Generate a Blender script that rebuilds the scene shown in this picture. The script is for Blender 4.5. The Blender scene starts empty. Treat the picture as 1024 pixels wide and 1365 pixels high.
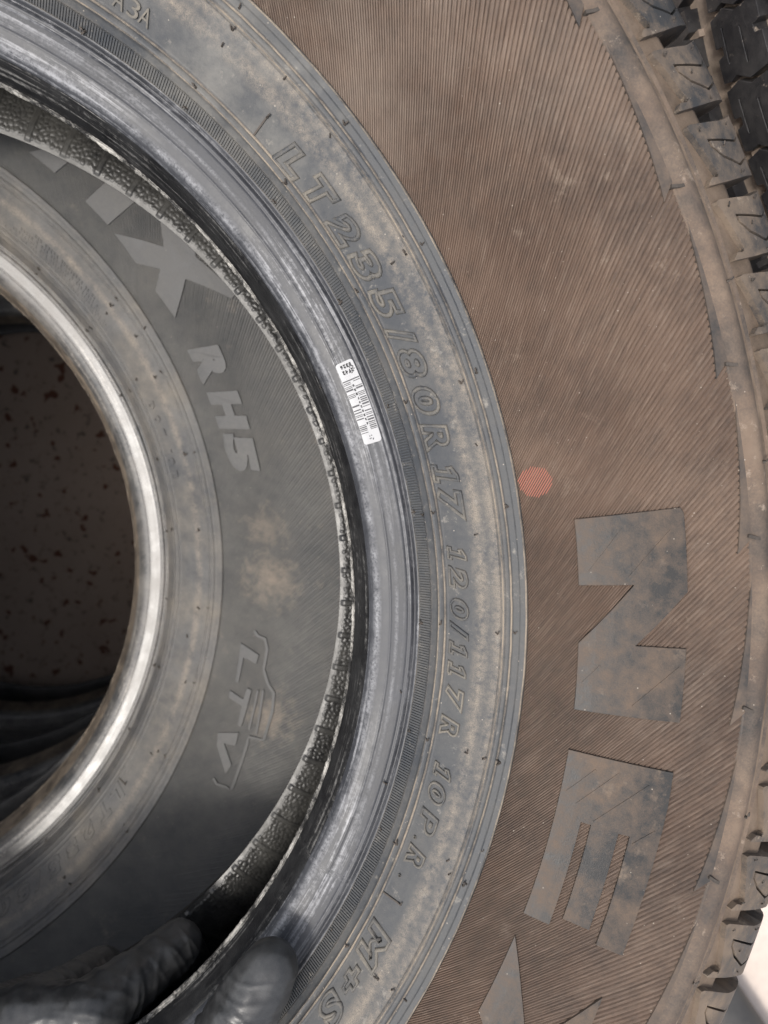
import bpy, bmesh, math, random
import numpy as np
from mathutils import Vector, Matrix, noise
from mathutils.geometry import tessellate_polygon

random.seed(7); rng = np.random.default_rng(7)
scene = bpy.context.scene
COL = scene.collection
R_ = math.radians
Z0 = 0.7085                       # height of the top tyre's upper bead toe above the ground

# ------------------------------------------------------------------ camera
cam_d = bpy.data.cameras.new('camera'); cam = bpy.data.objects.new('camera', cam_d); COL.objects.link(cam)
cam_d.sensor_fit = 'VERTICAL'; cam_d.sensor_height = 36.0
cam_d.lens = 992.94 / 1365 * 36.0
cam_d.clip_start = 0.01; cam_d.clip_end = 500
CAM = Vector((0.1364, 0.1360, 0.3049 + Z0))
FW = Vector((0.1599, 0, -0.9871)).normalized()
RT = Vector((0.8828, 0.4475, 0.1430)); RT = (RT - FW * RT.dot(FW)).normalized()
UP = RT.cross(FW).normalized()
cam.matrix_world = Matrix(((RT.x, UP.x, -FW.x, CAM.x), (RT.y, UP.y, -FW.y, CAM.y), (RT.z, UP.z, -FW.z, CAM.z), (0, 0, 0, 1)))
cam_d.dof.use_dof = True; cam_d.dof.focus_distance = 0.275; cam_d.dof.aperture_fstop = 13
scene.camera = cam

# ------------------------------------------------------------------ daylight
SUN_AZ, SUN_EL = R_(228), R_(63)      # azimuth (from +X, counter-clockwise) the light comes from
w = bpy.data.worlds.new('World'); scene.world = w; w.use_nodes = True
wn = w.node_tree.nodes; wl = w.node_tree.links
bg = wn['Background']; sky = wn.new('ShaderNodeTexSky'); sky.sky_type = 'NISHITA'; sky.sun_disc = False
sky.sun_elevation = SUN_EL; sky.sun_rotation = math.pi / 2 - SUN_AZ; sky.air_density = 1.0; sky.dust_density = 4.0; sky.ozone_density = 1.0
hs = wn.new('ShaderNodeHueSaturation'); hs.inputs['Saturation'].default_value = .45
wl.new(sky.outputs[0], hs.inputs['Color']); wl.new(hs.outputs[0], bg.inputs[0]); bg.inputs[1].default_value = 0.15
sd = bpy.data.lights.new('sun', 'SUN'); sd.energy = 1.55; sd.angle = R_(9); sd.color = (1.0, 0.95, 0.88)
sun = bpy.data.objects.new('sun', sd); COL.objects.link(sun)
sdir = Vector((math.cos(SUN_EL) * math.cos(SUN_AZ), math.cos(SUN_EL) * math.sin(SUN_AZ), math.sin(SUN_EL)))
sun.rotation_euler = sdir.to_track_quat('Z', 'Y').to_euler(); sun.location = (0, 0, 5)
vs = scene.view_settings; vs.view_transform = 'Standard'; vs.look = 'None'; vs.gamma = 1.0; vs.use_curve_mapping = False
vs.exposure = 0.54
scene.cycles.use_denoising = True
scene.render.filter_size = 1.1
scene.cycles.use_adaptive_sampling = True; scene.cycles.adaptive_threshold = .015
scene.cycles.max_bounces = 6

# ------------------------------------------------------------------ materials
def nt(name):
    m = bpy.data.materials.new(name); m.use_nodes = True
    return m, m.node_tree.nodes, m.node_tree.links, m.node_tree.nodes['Principled BSDF']
def c4(c): return (c[0], c[1], c[2], 1)
def noise_node(N, L, vec, scale, detail=4, rough=0.55, dist=0.0):
    n = N.new('ShaderNodeTexNoise'); n.inputs['Scale'].default_value = scale; n.inputs['Detail'].default_value = detail
    n.inputs['Roughness'].default_value = rough; n.inputs['Distortion'].default_value = dist
    L.new(vec, n.inputs['Vector']); return n.outputs['Fac']
def ramp(N, L, fac, a, b, lo=0.0, hi=1.0):
    r = N.new('ShaderNodeMapRange'); r.inputs[1].default_value = a; r.inputs[2].default_value = b
    r.inputs[3].default_value = lo; r.inputs[4].default_value = hi; r.clamp = True
    L.new(fac, r.inputs[0]); return r.outputs[0]
def mth(N, L, op, a, b):
    n = N.new('ShaderNodeMath'); n.operation = op; n.use_clamp = False
    for i, v in enumerate((a, b)):
        if isinstance(v, (int, float)): n.inputs[i].default_value = v
        else: L.new(v, n.inputs[i])
    return n.outputs[0]
def mixc(N, L, fac, a, b):
    n = N.new('ShaderNodeMix'); n.data_type = 'RGBA'
    if isinstance(fac, (int, float)): n.inputs[0].default_value = fac
    else: L.new(fac, n.inputs[0])
    for i, v in ((6, a), (7, b)):
        if isinstance(v, tuple): n.inputs[i].default_value = c4(v)
        else: L.new(v, n.inputs[i])
    return n.outputs[2]
def rubber(name, base, dust, amt=0.5, spread=0.6, scale=14, fine=130, rough=(0.5, 0.85), speck=0.0, speck_col=(.42, .37, .31),
           tint=None, bump=0.15, spec=0.25, streak=None, streak_col=(.42, .42, .43), scuff=None, bands=None, band_col=None, ridge=None, radial=None, mud_sun_patches=None, mud_sun_col=None):
    """rubber with dust in blotches; streak = chalky rubbing along the tyre's turning direction (uses the UV map)"""
    m, N, L, P = nt(name)
    g = N.new('ShaderNodeNewGeometry').outputs['Position']
    n1 = noise_node(N, L, g, scale, 4, .62); n2 = noise_node(N, L, g, fine, 3, .6); n3 = noise_node(N, L, g, fine * 7, 2, .6)
    f = mth(N, L, 'ADD', mth(N, L, 'MULTIPLY', mth(N, L, 'SUBTRACT', n1, .5), spread * 2.4), amt)
    f = mth(N, L, 'ADD', f, mth(N, L, 'MULTIPLY', mth(N, L, 'SUBTRACT', n2, .5), spread * 1.1))
    f = mth(N, L, 'ADD', f, mth(N, L, 'MULTIPLY', mth(N, L, 'SUBTRACT', n3, .5), spread * .7))
    if radial:                       # dirt that thins out from the sidewall towards the tread edge
        sp_ = N.new('ShaderNodeSeparateXYZ'); L.new(g, sp_.inputs[0])
        rr = mth(N, L, 'SQRT', mth(N, L, 'ADD', mth(N, L, 'MULTIPLY', sp_.outputs[0], sp_.outputs[0]), mth(N, L, 'MULTIPLY', sp_.outputs[1], sp_.outputs[1])), 0)
        f = mth(N, L, 'ADD', f, ramp(N, L, rr, *radial))
    f = ramp(N, L, f, 0.0, 1.0)
    d = dust
    if tint:
        nb = noise_node(N, L, g, scale * 2.3, 3, .5); d = mixc(N, L, ramp(N, L, nb, .35, .65), dust, tint)
    col = mixc(N, L, f, base, d)
    rf = f
    if streak:
        uv = N.new('ShaderNodeTexCoord').outputs['UV']; mp = N.new('ShaderNodeMapping'); L.new(uv, mp.inputs['Vector'])
        mp.inputs['Scale'].default_value = (14, 620, 1)
        s1 = noise_node(N, L, mp.outputs[0], 1.0, 6, .68, .3)
        mp2 = N.new('ShaderNodeMapping'); L.new(uv, mp2.inputs['Vector']); mp2.inputs['Scale'].default_value = (9, 60, 1)
        s2 = noise_node(N, L, mp2.outputs[0], 1.0, 3, .5)
        n4 = noise_node(N, L, g, 420, 4, .7)
        sf = mth(N, L, 'ADD', mth(N, L, 'MULTIPLY', s1, .72), mth(N, L, 'MULTIPLY', n4, .28))
        sf = mth(N, L, 'MULTIPLY', ramp(N, L, sf, streak[0], streak[1]), ramp(N, L, s2, .42, .62))
        col = mixc(N, L, sf, col, streak_col)
    if bands:
        sx = N.new('ShaderNodeSeparateXYZ'); L.new(N.new('ShaderNodeTexCoord').outputs['UV'], sx.inputs[0]); tot = None
        for c_, w_, a_ in bands:      # dirt caught along moulded rings: centre, half width (m along the profile), strength
            q = mth(N, L, 'ABSOLUTE', mth(N, L, 'SUBTRACT', sx.outputs[1], c_), 0)
            q = ramp(N, L, q, 0, w_, a_, 0); tot = q if tot is None else mth(N, L, 'MAXIMUM', tot, q)
        tot = mth(N, L, 'MULTIPLY', tot, ramp(N, L, mth(N, L, 'ADD', mth(N, L, 'MULTIPLY', n2, .5), mth(N, L, 'MULTIPLY', n1, .5)), .38, .60))
        tot = mth(N, L, 'MULTIPLY', tot, ramp(N, L, n3, .25, .6))
        col = mixc(N, L, tot, col, band_col)
    if ridge:
        mp3 = N.new('ShaderNodeMapping'); L.new(N.new('ShaderNodeTexCoord').outputs['UV'], mp3.inputs['Vector']); mp3.inputs['Scale'].default_value = (620, 110, 1)
        rs = noise_node(N, L, mp3.outputs[0], 1.0, 4, .6)
        col = mixc(N, L, ramp(N, L, rs, .50, .72, 0, ridge[0]), col, ridge[1])
        col = mixc(N, L, ramp(N, L, rs, .46, .28, 0, ridge[0]), col, ridge[2])
    if mud_sun_patches:                       # single patches of dried mud, dust and painted sunlight: x, y, radius (m), strength, grain
        for x_, y_, r_, a_, g_ in mud_sun_patches:
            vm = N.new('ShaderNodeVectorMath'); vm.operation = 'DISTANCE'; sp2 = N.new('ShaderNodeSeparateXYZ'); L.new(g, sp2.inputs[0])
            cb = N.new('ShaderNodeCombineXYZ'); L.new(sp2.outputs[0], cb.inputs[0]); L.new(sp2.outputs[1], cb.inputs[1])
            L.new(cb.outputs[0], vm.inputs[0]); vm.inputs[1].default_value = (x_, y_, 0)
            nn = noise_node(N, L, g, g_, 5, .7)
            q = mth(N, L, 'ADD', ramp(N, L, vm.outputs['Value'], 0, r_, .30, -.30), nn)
            col = mixc(N, L, ramp(N, L, q, .56, .92, 0, a_), col, mud_sun_col)
    if scuff:
        n5 = noise_node(N, L, g, scuff[2], 5, .75)
        col = mixc(N, L, ramp(N, L, n5, scuff[0], scuff[1]), col, scuff[3])
    if speck > 0:
        v = N.new('ShaderNodeTexVoronoi'); v.inputs['Scale'].default_value = 420; L.new(g, v.inputs['Vector'])
        sp = ramp(N, L, v.outputs['Distance'], .05, .13, .8, 0)
        rn = N.new('ShaderNodeSeparateColor'); L.new(v.outputs['Color'], rn.inputs[0])
        sp = mth(N, L, 'MULTIPLY', sp, ramp(N, L, rn.outputs[0], 1 - speck, 1 - speck + .01))
        col = mixc(N, L, sp, col, speck_col)
    L.new(col, P.inputs['Base Color'])
    L.new(ramp(N, L, rf, 0, 1, rough[0], rough[1]), P.inputs['Roughness'])
    P.inputs['Specular IOR Level'].default_value = spec
    if bump:
        b = N.new('ShaderNodeBump'); b.inputs['Strength'].default_value = bump; b.inputs['Distance'].default_value = .0006
        L.new(mth(N, L, 'ADD', mth(N, L, 'MULTIPLY', n3, .7), n2), b.inputs['Height']); L.new(b.outputs[0], P.inputs['Normal'])
    return m

BROWN = (.114, .078, .059); BROWN2 = (.158, .112, .085); GREYD = (.125, .123, .116)
TAN = (.28, .235, .185)
M = {}
M['side_top'] = rubber('dusty_grey_rubber', (.052, .056, .062), GREYD, .26, .60, 30, 420, (.42, .8), .16, tint=(.145, .136, .122), scuff=(.60, .76, 190, (.25, .23, .20)),
                       bands=[(.0364, .0030, .6), (.0408, .0032, .7), (.0640, .0042, .9), (.0700, .0040, .8)], band_col=TAN, mud_sun_patches=[(.060, .245, .075, .5, 45), (.10, .228, .04, .35, 60)], mud_sun_col=(.27, .255, .225))  # pale patches paint the sunlit upper part of the band into the colour
M['mould_ring'] = rubber('tan_ring_edge', (.065, .062, .06), (.28, .235, .185), .50, 1.3, 30, 200, (.6, .9), .05, bump=.2)
M['outline'] = rubber('outline_letter_rubber', (.055, .058, .062), (.20, .18, .15), .45, 1.1, 40, 260, (.45, .8), .05)
M['ridge_top'] = rubber('brown_dusty_rubber', (.045, .038, .034), BROWN, .66, .75, 8, 90, (.55, .9), .12, tint=BROWN2, spec=.18, ridge=(.34, (.25, .195, .155), (.06, .048, .042)), scuff=(.62, .80, 70, (.23, .18, .14)), mud_sun_patches=[(.105, .270, .14, .55, 14), (.16, .30, .09, .3, 20), (.30, .12, .05, .25, 50)], mud_sun_col=(.30, .245, .20))  # wide pale patches are sunlight put into the brown zone's colour
M['rib_top'] = rubber('brown_dusty_rib', (.050, .044, .040), (.150, .108, .081), .60, 1.0, 26, 170, (.5, .9), .08, tint=(.195, .145, .108), spec=.3, scuff=(.60, .74, 130, (.32, .255, .20)))
M['letter_flat'] = rubber('slate_rubber_letter', (.040, .039, .038), (.130, .094, .069), .44, 1.1, 46, 260, (.38, .75), .10, spec=.28, scuff=(.60, .78, 60, (.19, .145, .108)))
M['tail'] = rubber('slate_rubber_trim', (.052, .049, .047), (.14, .106, .082), .50, 1.0, 30, 120, (.42, .8), .06)
M['lug'] = rubber('dusty_lug_rubber', (.046, .047, .049), (.165, .128, .098), .40, 1.2, 46, 230, (.42, .85), .10, radial=(.365, .394, .38, -.15), tint=(.205, .158, .118), scuff=(.60, .72, 130, (.30, .245, .19)))
M['lug_floor'] = rubber('brown_lug_floor', (.085, .064, .048), (.21, .158, .118), .60, .8, 40, 200, (.7, .9), .03)
M['bead_top'] = rubber('smooth_black_bead', (.026, .0275, .032), (.062, .064, .071), .40, .9, 20, 140, (.42, .60), 0, streak=(.50, .62), streak_col=(.34, .34, .35), bump=.08, spec=.5,
                       bands=[(.0205, .0022, .75), (.0285, .0010, .4)], band_col=(.38, .38, .39))
M['seat_top'] = rubber('black_bead_seat', (.010, .010, .011), (.030, .030, .030), .4, .9, 60, 200, (.35, .5), 0, streak=(.52, .64), streak_col=(.36, .35, .33), bump=.35, spec=.5)
M['flash'] = rubber('torn_rubber_flash', (.03, .029, .028), (.46, .44, .40), .40, 1.7, 90, 700, (.5, .8), 0, bump=.3)
M['liner'] = rubber('pebbled_liner', (.014, .014, .014), (.060, .058, .052), .36, .9, 30, 400, (.30, .5), 0, bump=.1, spec=.45)
M['casing_top'] = rubber('black_casing_edge', (.010, .010, .010), (.028, .027, .025), .4, .8, 60, 300, (.45, .65), 0, spec=.25)
M['casing_low'] = rubber('black_casing', (.03, .03, .03), (.09, .085, .08), .4, .8, 30, 200, (.4, .6), 0, spec=.5)
M['side_low'] = rubber('grey_rubber', (.070, .072, .076), (.165, .160, .152), .46, .8, 16, 150, (.40, .7), .04, tint=(.20, .18, .152),
                       bands=[(.0364, .003, .8), (.0408, .0025, .7), (.0640, .0035, .55)], band_col=(.34, .285, .225))
M['ridge_low'] = rubber('dark_grey_ridges', (.074, .075, .076), (.15, .146, .137), .48, .8, 16, 140, (.48, .8), .04, tint=(.135, .13, .122), scuff=(.60, .85, 60, (.22, .195, .165)),
                        mud_sun_patches=[(.165, .069, .045, .7, 130), (.203, -.003, .040, .6, 140), (.150, .095, .035, .5, 160)], mud_sun_col=(.30, .25, .20))
M['letter_low'] = rubber('grey_letter', (.064, .065, .067), (.135, .132, .126), .42, .8, 28, 160, (.40, .7), .03)
M['bead_low'] = rubber('satin_bead', (.035, .036, .038), (.19, .178, .162), .40, .9, 20, 120, (.29, .46), 0, streak=(.50, .66), streak_col=(.42, .39, .35), bump=.06, spec=.65)
M['seat_low'] = rubber('brown_bead_seat', (.03, .028, .026), (.24, .195, .15), .5, .8, 60, 260, (.4, .7), 0, bump=.2)
M['tread'] = rubber('black_tread', (.016, .016, .018), (.060, .057, .056), .25, .7, 40, 240, (.28, .5), .03, spec=.5, scuff=(.63, .72, 150, (.25, .21, .175)))
M['tread_floor'] = rubber('brown_groove_floor', (.13, .105, .085), (.33, .265, .215), .6, .9, 60, 260, (.6, .9), 0)
M['glove'] = rubber('black_nitrile', (.026, .0263, .027), (.068, .0685, .069), .40, .9, 45, 300, (.33, .50), 0, bump=.12, spec=.55)
M['nub'] = rubber('vent_nub_rubber', (.04, .036, .032), (.12, .10, .085), .45, .7, 60, 300, (.5, .8), 0, bump=0)

# ------------------------------------------------------------------ helpers
def tag(o, label=None, cat=None, group=None, kind=None):
    if label: o['label'] = label
    if cat: o['category'] = cat
    if group: o['group'] = group
    if kind: o['kind'] = kind
    return o
def empty(name, loc, rz=0.0):
    o = bpy.data.objects.new(name, None); COL.objects.link(o); o.location = loc; o.rotation_euler = (0, 0, rz); o.empty_display_size = .05
    return o
def link(name, me, mat=None, parent=None, rz=0.0, loc=(0, 0, 0)):
    o = bpy.data.objects.new(name, me); COL.objects.link(o)
    if mat and not me.materials: me.materials.append(mat)
    elif mat and me.materials[0] != mat:
        o.material_slots[0].link = 'OBJECT'; o.material_slots[0].material = mat
    o.parent = parent; o.rotation_euler = (0, 0, rz); o.location = loc
    return o
def mesh_np(name, V, F, uv=None, smooth=True, mat_idx=None, mats=()):
    """V (n,3), F (m,4) or (m,3)"""
    V = np.asarray(V, np.float32); F = np.asarray(F, np.int32); k = F.shape[1]; m = len(F)
    me = bpy.data.meshes.new(name)
    me.vertices.add(len(V)); me.vertices.foreach_set('co', V.ravel())
    me.loops.add(m * k); me.loops.foreach_set('vertex_index', F.ravel())
    me.polygons.add(m); me.polygons.foreach_set('loop_start', np.arange(0, m * k, k, dtype=np.int32))
    me.polygons.foreach_set('loop_total', np.full(m, k, np.int32))
    me.polygons.foreach_set('use_smooth', np.full(m, smooth))
    for x in mats: me.materials.append(x)
    if mat_idx is not None: me.polygons.foreach_set('material_index', np.asarray(mat_idx, np.int32))
    if uv is not None:
        l = me.uv_layers.new(name='UVMap'); l.data.foreach_set('uv', np.asarray(uv, np.float32)[F.ravel()].ravel())
    me.update(); me.validate(); return me
def grid_faces(rows, cols, wrap=True):
    i = np.arange(rows - 1)[:, None]; j = np.arange(cols if wrap else cols - 1)[None, :]
    j2 = (j + 1) % cols
    a = i * cols + j; b = i * cols + j2; c = (i + 1) * cols + j2; d = (i + 1) * cols + j
    return np.stack([a, b, c, d], -1).reshape(-1, 4)

# ------------------------------------------------------------------ the tyre's outer profile (R, z), z = 0 at the upper bead toe
KEY = np.array([(.2140, 0), (.2165, .009), (.2185, .0145), (.2215, .0185), (.226, .0205), (.231, .0215), (.2345, .0222), (.2378, .0234), (.2425, .0285),
                (.2453, .0315), (.2590, .0405), (.2728, .0481), (.29, .0555), (.31, .0610), (.33, .0642), (.345, .0652), (.3547, .0646), (.362, .0618),
                (.3705, .0580), (.380, .0535), (.388, .0488), (.3925, .0440), (.3945, .0390), (.3975, .028), (.4005, .012), (.4025, -.008), (.4035, -.0306)])
ZM = -.0306
def catmull(P, n=14):
    out = []
    for i in range(len(P) - 1):
        p0 = P[max(i - 1, 0)]; p1 = P[i]; p2 = P[i + 1]; p3 = P[min(i + 2, len(P) - 1)]
        d1 = (p2 - p0) / 2; d2 = (p3 - p1) / 2
        L0 = np.linalg.norm(p2 - p1)
        d1 = d1 / (np.linalg.norm(d1) + 1e-9) * L0; d2 = d2 / (np.linalg.norm(d2) + 1e-9) * L0
        t = np.linspace(0, 1, n, endpoint=False)[:, None]
        out.append((2 * t**3 - 3 * t**2 + 1) * p1 + (t**3 - 2 * t**2 + t) * d1 + (-2 * t**3 + 3 * t**2) * p2 + (t**3 - t**2) * d2)
    out.append(P[-1:]); return np.concatenate(out)
PF = catmull(KEY); seg = np.linalg.norm(np.diff(PF, axis=0), axis=1); PS = np.concatenate([[0], np.cumsum(seg)])
PT = np.gradient(PF, PS, axis=0); PT /= np.linalg.norm(PT, axis=1)[:, None]; PN = np.stack([-PT[:, 1], PT[:, 0]], 1)
SMAX = PS[-1]
def s_of_R(R): return np.interp(R, PF[:, 0], PS)
def surf(s, th, h):
    """points at profile arclength s, angle th (radians), height h above the surface"""
    s = np.asarray(s, float); R = np.interp(s, PS, PF[:, 0]); z = np.interp(s, PS, PF[:, 1])
    nr = np.interp(s, PS, PN[:, 0]); nz = np.interp(s, PS, PN[:, 1])
    # below the tread's middle the profile is mirrored
    R = R + h * nr; z = z + h * nz
    return np.stack([R * np.cos(th), R * np.sin(th), z], -1)
def onR(R, th_deg, h): return surf(s_of_R(R), np.radians(th_deg), h)

def gauss(R, c, w, h): return h * np.exp(-((R - c) / w) ** 2)
def box_(R, a, b, e=.00025): return np.clip((R - a) / e, 0, 1) * np.clip((b - R) / e, 0, 1)
def relief(R):
    h = gauss(R, .2360, .0007, -.0013) + gauss(R, .2337, .0004, -.0003) + gauss(R, .2268, .0003, .0002)
    h = h - .0006 * box_(R, .2376, .2416)
    h = h + gauss(R, .2440, .0004, .0005) + gauss(R, .2462, .00045, .0007)
    h = h + .0005 * box_(R, .2643, .2660) + gauss(R, .2678, .0004, .0006) + .0004 * box_(R, .2704, .2727)
    h = h - .0016 * box_(R, .2728, .3492, .0003)
    h = h + gauss(R, .3545, .0034, .0016) + gauss(R, .3605, .0018, -.0016)
    h = h - .0012 * np.clip((R - .3625) / .002, 0, 1) - .008 * np.clip((R - .3765) / .006, 0, 1)
    return h

# ------------------------------------------------------------------ shared tyre meshes
SEG = 640
def body_mesh(pts_s, name, uv_off=0):
    th = np.linspace(0, 2 * math.pi, SEG, endpoint=False)
    R = np.interp(pts_s, PS, PF[:, 0]); h = relief(R)
    V = surf(pts_s[:, None] + 0 * th, th[None, :] + 0 * pts_s[:, None], h[:, None])
    uv = np.stack([th[None, :] * .25 + 0 * pts_s[:, None], pts_s[:, None] + 0 * th], -1)
    return V, uv
def wavy(V, amp, fr):  # slight hand-moulded unevenness of the turned surfaces
    th = np.arctan2(V[..., 1], V[..., 0]); r = 1 + amp * (np.sin(th * 3 + 1) + .6 * np.sin(th * 7 + 2.1) + .35 * np.sin(th * fr)) / .3
    V = V.copy(); V[..., 0] *= r; V[..., 1] *= r; return V
def strip(name, R0, R1, step, ridx=None):
    s = np.arange(s_of_R(R0), s_of_R(R1) + step * .5, step); V, uv = body_mesh(s, name)
    n = len(s); return mesh_np(name, V.reshape(-1, 3), grid_faces(n, SEG), uv.reshape(-1, 2))
ME = {}
ME['seat'] = strip('bead_seat', .2140, .21905, .0006)
ME['bead'] = strip('bead', .2190, .2377, .00035)
ME['side'] = strip('sidewall', .23765, .2732, .00025)
ME['rib'] = strip('shoulder_rib', .3487, .3625, .0005)
# everything the ridges, lugs and blocks stand on, and the inner faces
def carcass():
    th = np.linspace(0, 2 * math.pi, 240, endpoint=False)
    P = []
    for R in np.linspace(.2728, .3493, 12): s = s_of_R(R); P.append((s, -.0021))
    top = [(float(surf(np.array(s), 0., h)[0]), float(surf(np.array(s), 0., h)[2])) for s, h in P]
    S = np.linspace(s_of_R(.3615), SMAX, 26)
    for s in S:
        R = np.interp(s, PS, PF[:, 0]); hh = float(relief(np.array(R))) if s < s_of_R(.3900) else -.0085
        v = surf(np.array(s), 0., hh); top.append((float(v[0]), float(v[2])))
    bot = [(r, 2 * ZM - z) for r, z in top[::-1]]
    s = np.linspace(s_of_R(.2728), 0, 40); lo = surf(s, 0 * s, relief(np.interp(s, PS, PF[:, 0])))
    bot += [(float(v[0]), 2 * ZM - float(v[2])) for v in lo]
    inner = [(.2160, -.0605), (.225, -.0610), (.236, -.0645), (.25, -.075), (.27, -.0905), (.30, -.1045), (.33, -.1105), (.36, -.1075), (.378, -.095), (.387, -.070), (.390, ZM)]
    inner = inner + [(r, 2 * ZM - z) for r, z in inner[-2::-1]]
    def turn(nm, loop):
        loop = np.array(loop); n = len(loop)
        V = np.stack([loop[:, 0:1] * np.cos(th), loop[:, 0:1] * np.sin(th), loop[:, 1:2] + 0 * th], -1).reshape(-1, 3)
        d = np.concatenate([[0], np.cumsum(np.linalg.norm(np.diff(loop, axis=0), axis=1))])
        uv = np.stack([np.broadcast_to(th * .25, (n, len(th))), np.broadcast_to(d[:, None], (n, len(th)))], -1).reshape(-1, 2)
        return mesh_np(nm, V, grid_faces(n, len(th)), uv)
    return turn('carcass', top), turn('inner_casing', top[-1:] + bot + inner + [(.2140, -.0002)])
ME['carcass'], ME['casing'] = carcass()
# slanted fine ridges between the lettering band and the shoulder rib
NR = 475
RR = np.linspace(.2730, .3491, 30)
ALPHA = np.radians(np.interp(RR, [.273, .298, .325, .349], [55, 51, 43, 38]))
TW = np.concatenate([[0], np.cumsum(np.diff(np.log(RR)) * (np.tan(ALPHA[1:]) + np.tan(ALPHA[:-1])) / 2)])
def twist(R): return np.interp(R, RR, TW)
def ridges():
    # three fine grooves inside become two coarse ones towards the shoulder: the third dies out on the way
    f = np.clip((RR - .298) / .030, 0, 1)[:, None]; bw = .050 * (1 - f) + .050 * f; ew = .030 * (1 - f) + .055 * f
    c1 = .09 + 0 * f; c2 = .09 + 1 / 3 + f / 6; c3 = .09 + 2 / 3 + f * .10
    ph = np.concatenate([c + q for c in (c1, c2, c3) for q in (-bw - ew, -bw, bw, bw + ew)], 1)
    z0 = 0 * f; d1 = z0 - .0009; d3 = -.0009 * (1 - f) ** 1.4
    hi = np.concatenate([z0, d1, d1, z0, z0, d1, d1, z0, z0, d3, d3, z0], 1) - .0004
    k = np.arange(NR); th = ((k[None, :, None] + ph[:, None, :]) / NR * 2 * math.pi).reshape(len(RR), -1)
    u = th[0]; th = th + TW[:, None]; h = np.broadcast_to(hi[:, None, :], (len(RR), NR, 12)).reshape(len(RR), -1)
    s = s_of_R(RR)[:, None] + 0 * th
    hj = h + rng.normal(0, .00005, th.shape)
    V = surf(s, th, hj); n = len(RR)
    uv = np.stack([np.broadcast_to(u[None, :] * .31, th.shape), s], -1)
    return mesh_np('ridged_band', V.reshape(-1, 3), grid_faces(n, NR * 12), uv.reshape(-1, 2), smooth=True)
ME['ridges'] = ridges()
def serration():
    NT = 1500; ph = np.array([.0, .22, .34, .88]); hh = np.array([-.0003, -.0003, .0001, .0001])
    u = ((np.arange(NT)[:, None] + ph[None, :]) / NT * 2 * math.pi).ravel(); h = np.tile(hh, NT)
    R = np.array([.2377, .23795, .2412, .2415]); f = np.array([0, 1, 1, 0.])
    V = surf(s_of_R(R)[:, None] + 0 * u, u[None, :] + 0 * R[:, None], np.where(f[:, None] > 0, h[None, :], -.0009))
    return mesh_np('serrated_ring', V.reshape(-1, 3), grid_faces(4, NT * 4), None, smooth=False)
ME['serr'] = serration()
def toe_flash(seed):
    n = 2600; th = np.linspace(0, 2 * math.pi, n, endpoint=False); rows = 7
    V = np.zeros((rows, n, 3))
    for j in range(n):
        p = Vector((math.cos(th[j]), math.sin(th[j]), seed * 3.1))
        a = noise.noise(p * 60) * .5 + noise.noise(p * 190) * .5; b = noise.noise(p * 23 + Vector((5, 1, 2)))
        lip = .0002 + .0006 * max(0, a + .15) + .0005 * max(0, b)
        prof = [(.2146, .0030 + .0008 * b), (.2144, .0022 + .0006 * a), (.2143, .0014), (.2140 - lip * .5, .0010 + .0006 * a), (.2140 - lip, .0001 + .0007 * b), (.2143 - lip * .6, -.0010), (.2165, -.0012)]
        for i, (r, z) in enumerate(prof):
            q = noise.noise(p * 240 + Vector((i * 7.3, 0, 0))) * .00014
            V[i, j] = ((r + q) * math.cos(th[j]), (r + q) * math.sin(th[j]), z + q)
    return mesh_np('toe_flash', V.reshape(-1, 3), grid_faces(rows, n), None, smooth=False)
ME['flash'] = toe_flash(1)

def liner():
    """pebbled inner liner of the lower sidewall: a voronoi pebble relief with smooth cross ribs"""
    P = np.array([(.2140, -.0606), (.2170, -.0600), (.225, -.0604), (.236, -.0638), (.25, -.0742), (.262, -.0838)])
    Q = catmull(P, 16); d = np.concatenate([[0], np.cumsum(np.linalg.norm(np.diff(Q, axis=0), axis=1))])
    rows = 118; cols = 1800
    dd = np.linspace(0, d[-1], rows); Rr = np.interp(dd, d, Q[:, 0]); Zz = np.interp(dd, d, Q[:, 1])
    th = np.linspace(R_(-40), R_(115), cols)
    nr = -np.gradient(Zz, dd); nz = np.gradient(Rr, dd); l = np.hypot(nr, nz); nr /= l; nz /= l
    # cell noise by jittered points on the (arc, d) plane
    cell = .0023; A = th * .225; na = int((A[-1] - A[0]) / cell) + 4; nd = int(d[-1] / cell) + 4
    jx = rng.random((na, nd)) * .9; jy = rng.random((na, nd)) * .9
    AA, DD = np.meshgrid(A - A[0], dd); ia = np.floor(AA / cell).astype(int); idd = np.floor(DD / cell).astype(int)
    f1 = np.full(AA.shape, 9.); f2 = np.full(AA.shape, 9.)
    for ox in (-1, 0, 1):
        for oy in (-1, 0, 1):
            cx = np.clip(ia + ox, 0, na - 1); cy = np.clip(idd + oy, 0, nd - 1)
            dist = np.hypot((cx + jx[cx, cy]) - AA / cell, (cy + jy[cx, cy]) - DD / cell)
            m = dist < f1; f2 = np.where(m, f1, np.minimum(f2, dist)); f1 = np.where(m, dist, f1)
    h = .00036 * np.clip((f2 - f1) / .5, 0, 1) ** .6
    ribp = (np.degrees(th) / 4.3) % 1.0; rb = np.clip((.09 - np.abs(ribp - .5)) / .03, 0, 1)
    h = h * (1 - rb[None, :]) + .0006 * rb[None, :]
    h = h * np.clip((DD - .0004) / .0018, 0, 1)
    R2 = Rr[:, None] + h * nr[:, None]; Z2 = Zz[:, None] + h * nz[:, None]
    V = np.stack([R2 * np.cos(th), R2 * np.sin(th), Z2], -1)
    return mesh_np('inner_liner', V.reshape(-1, 3), grid_faces(rows, cols, False)[:, ::-1], None)
ME['liner'] = liner()

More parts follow.
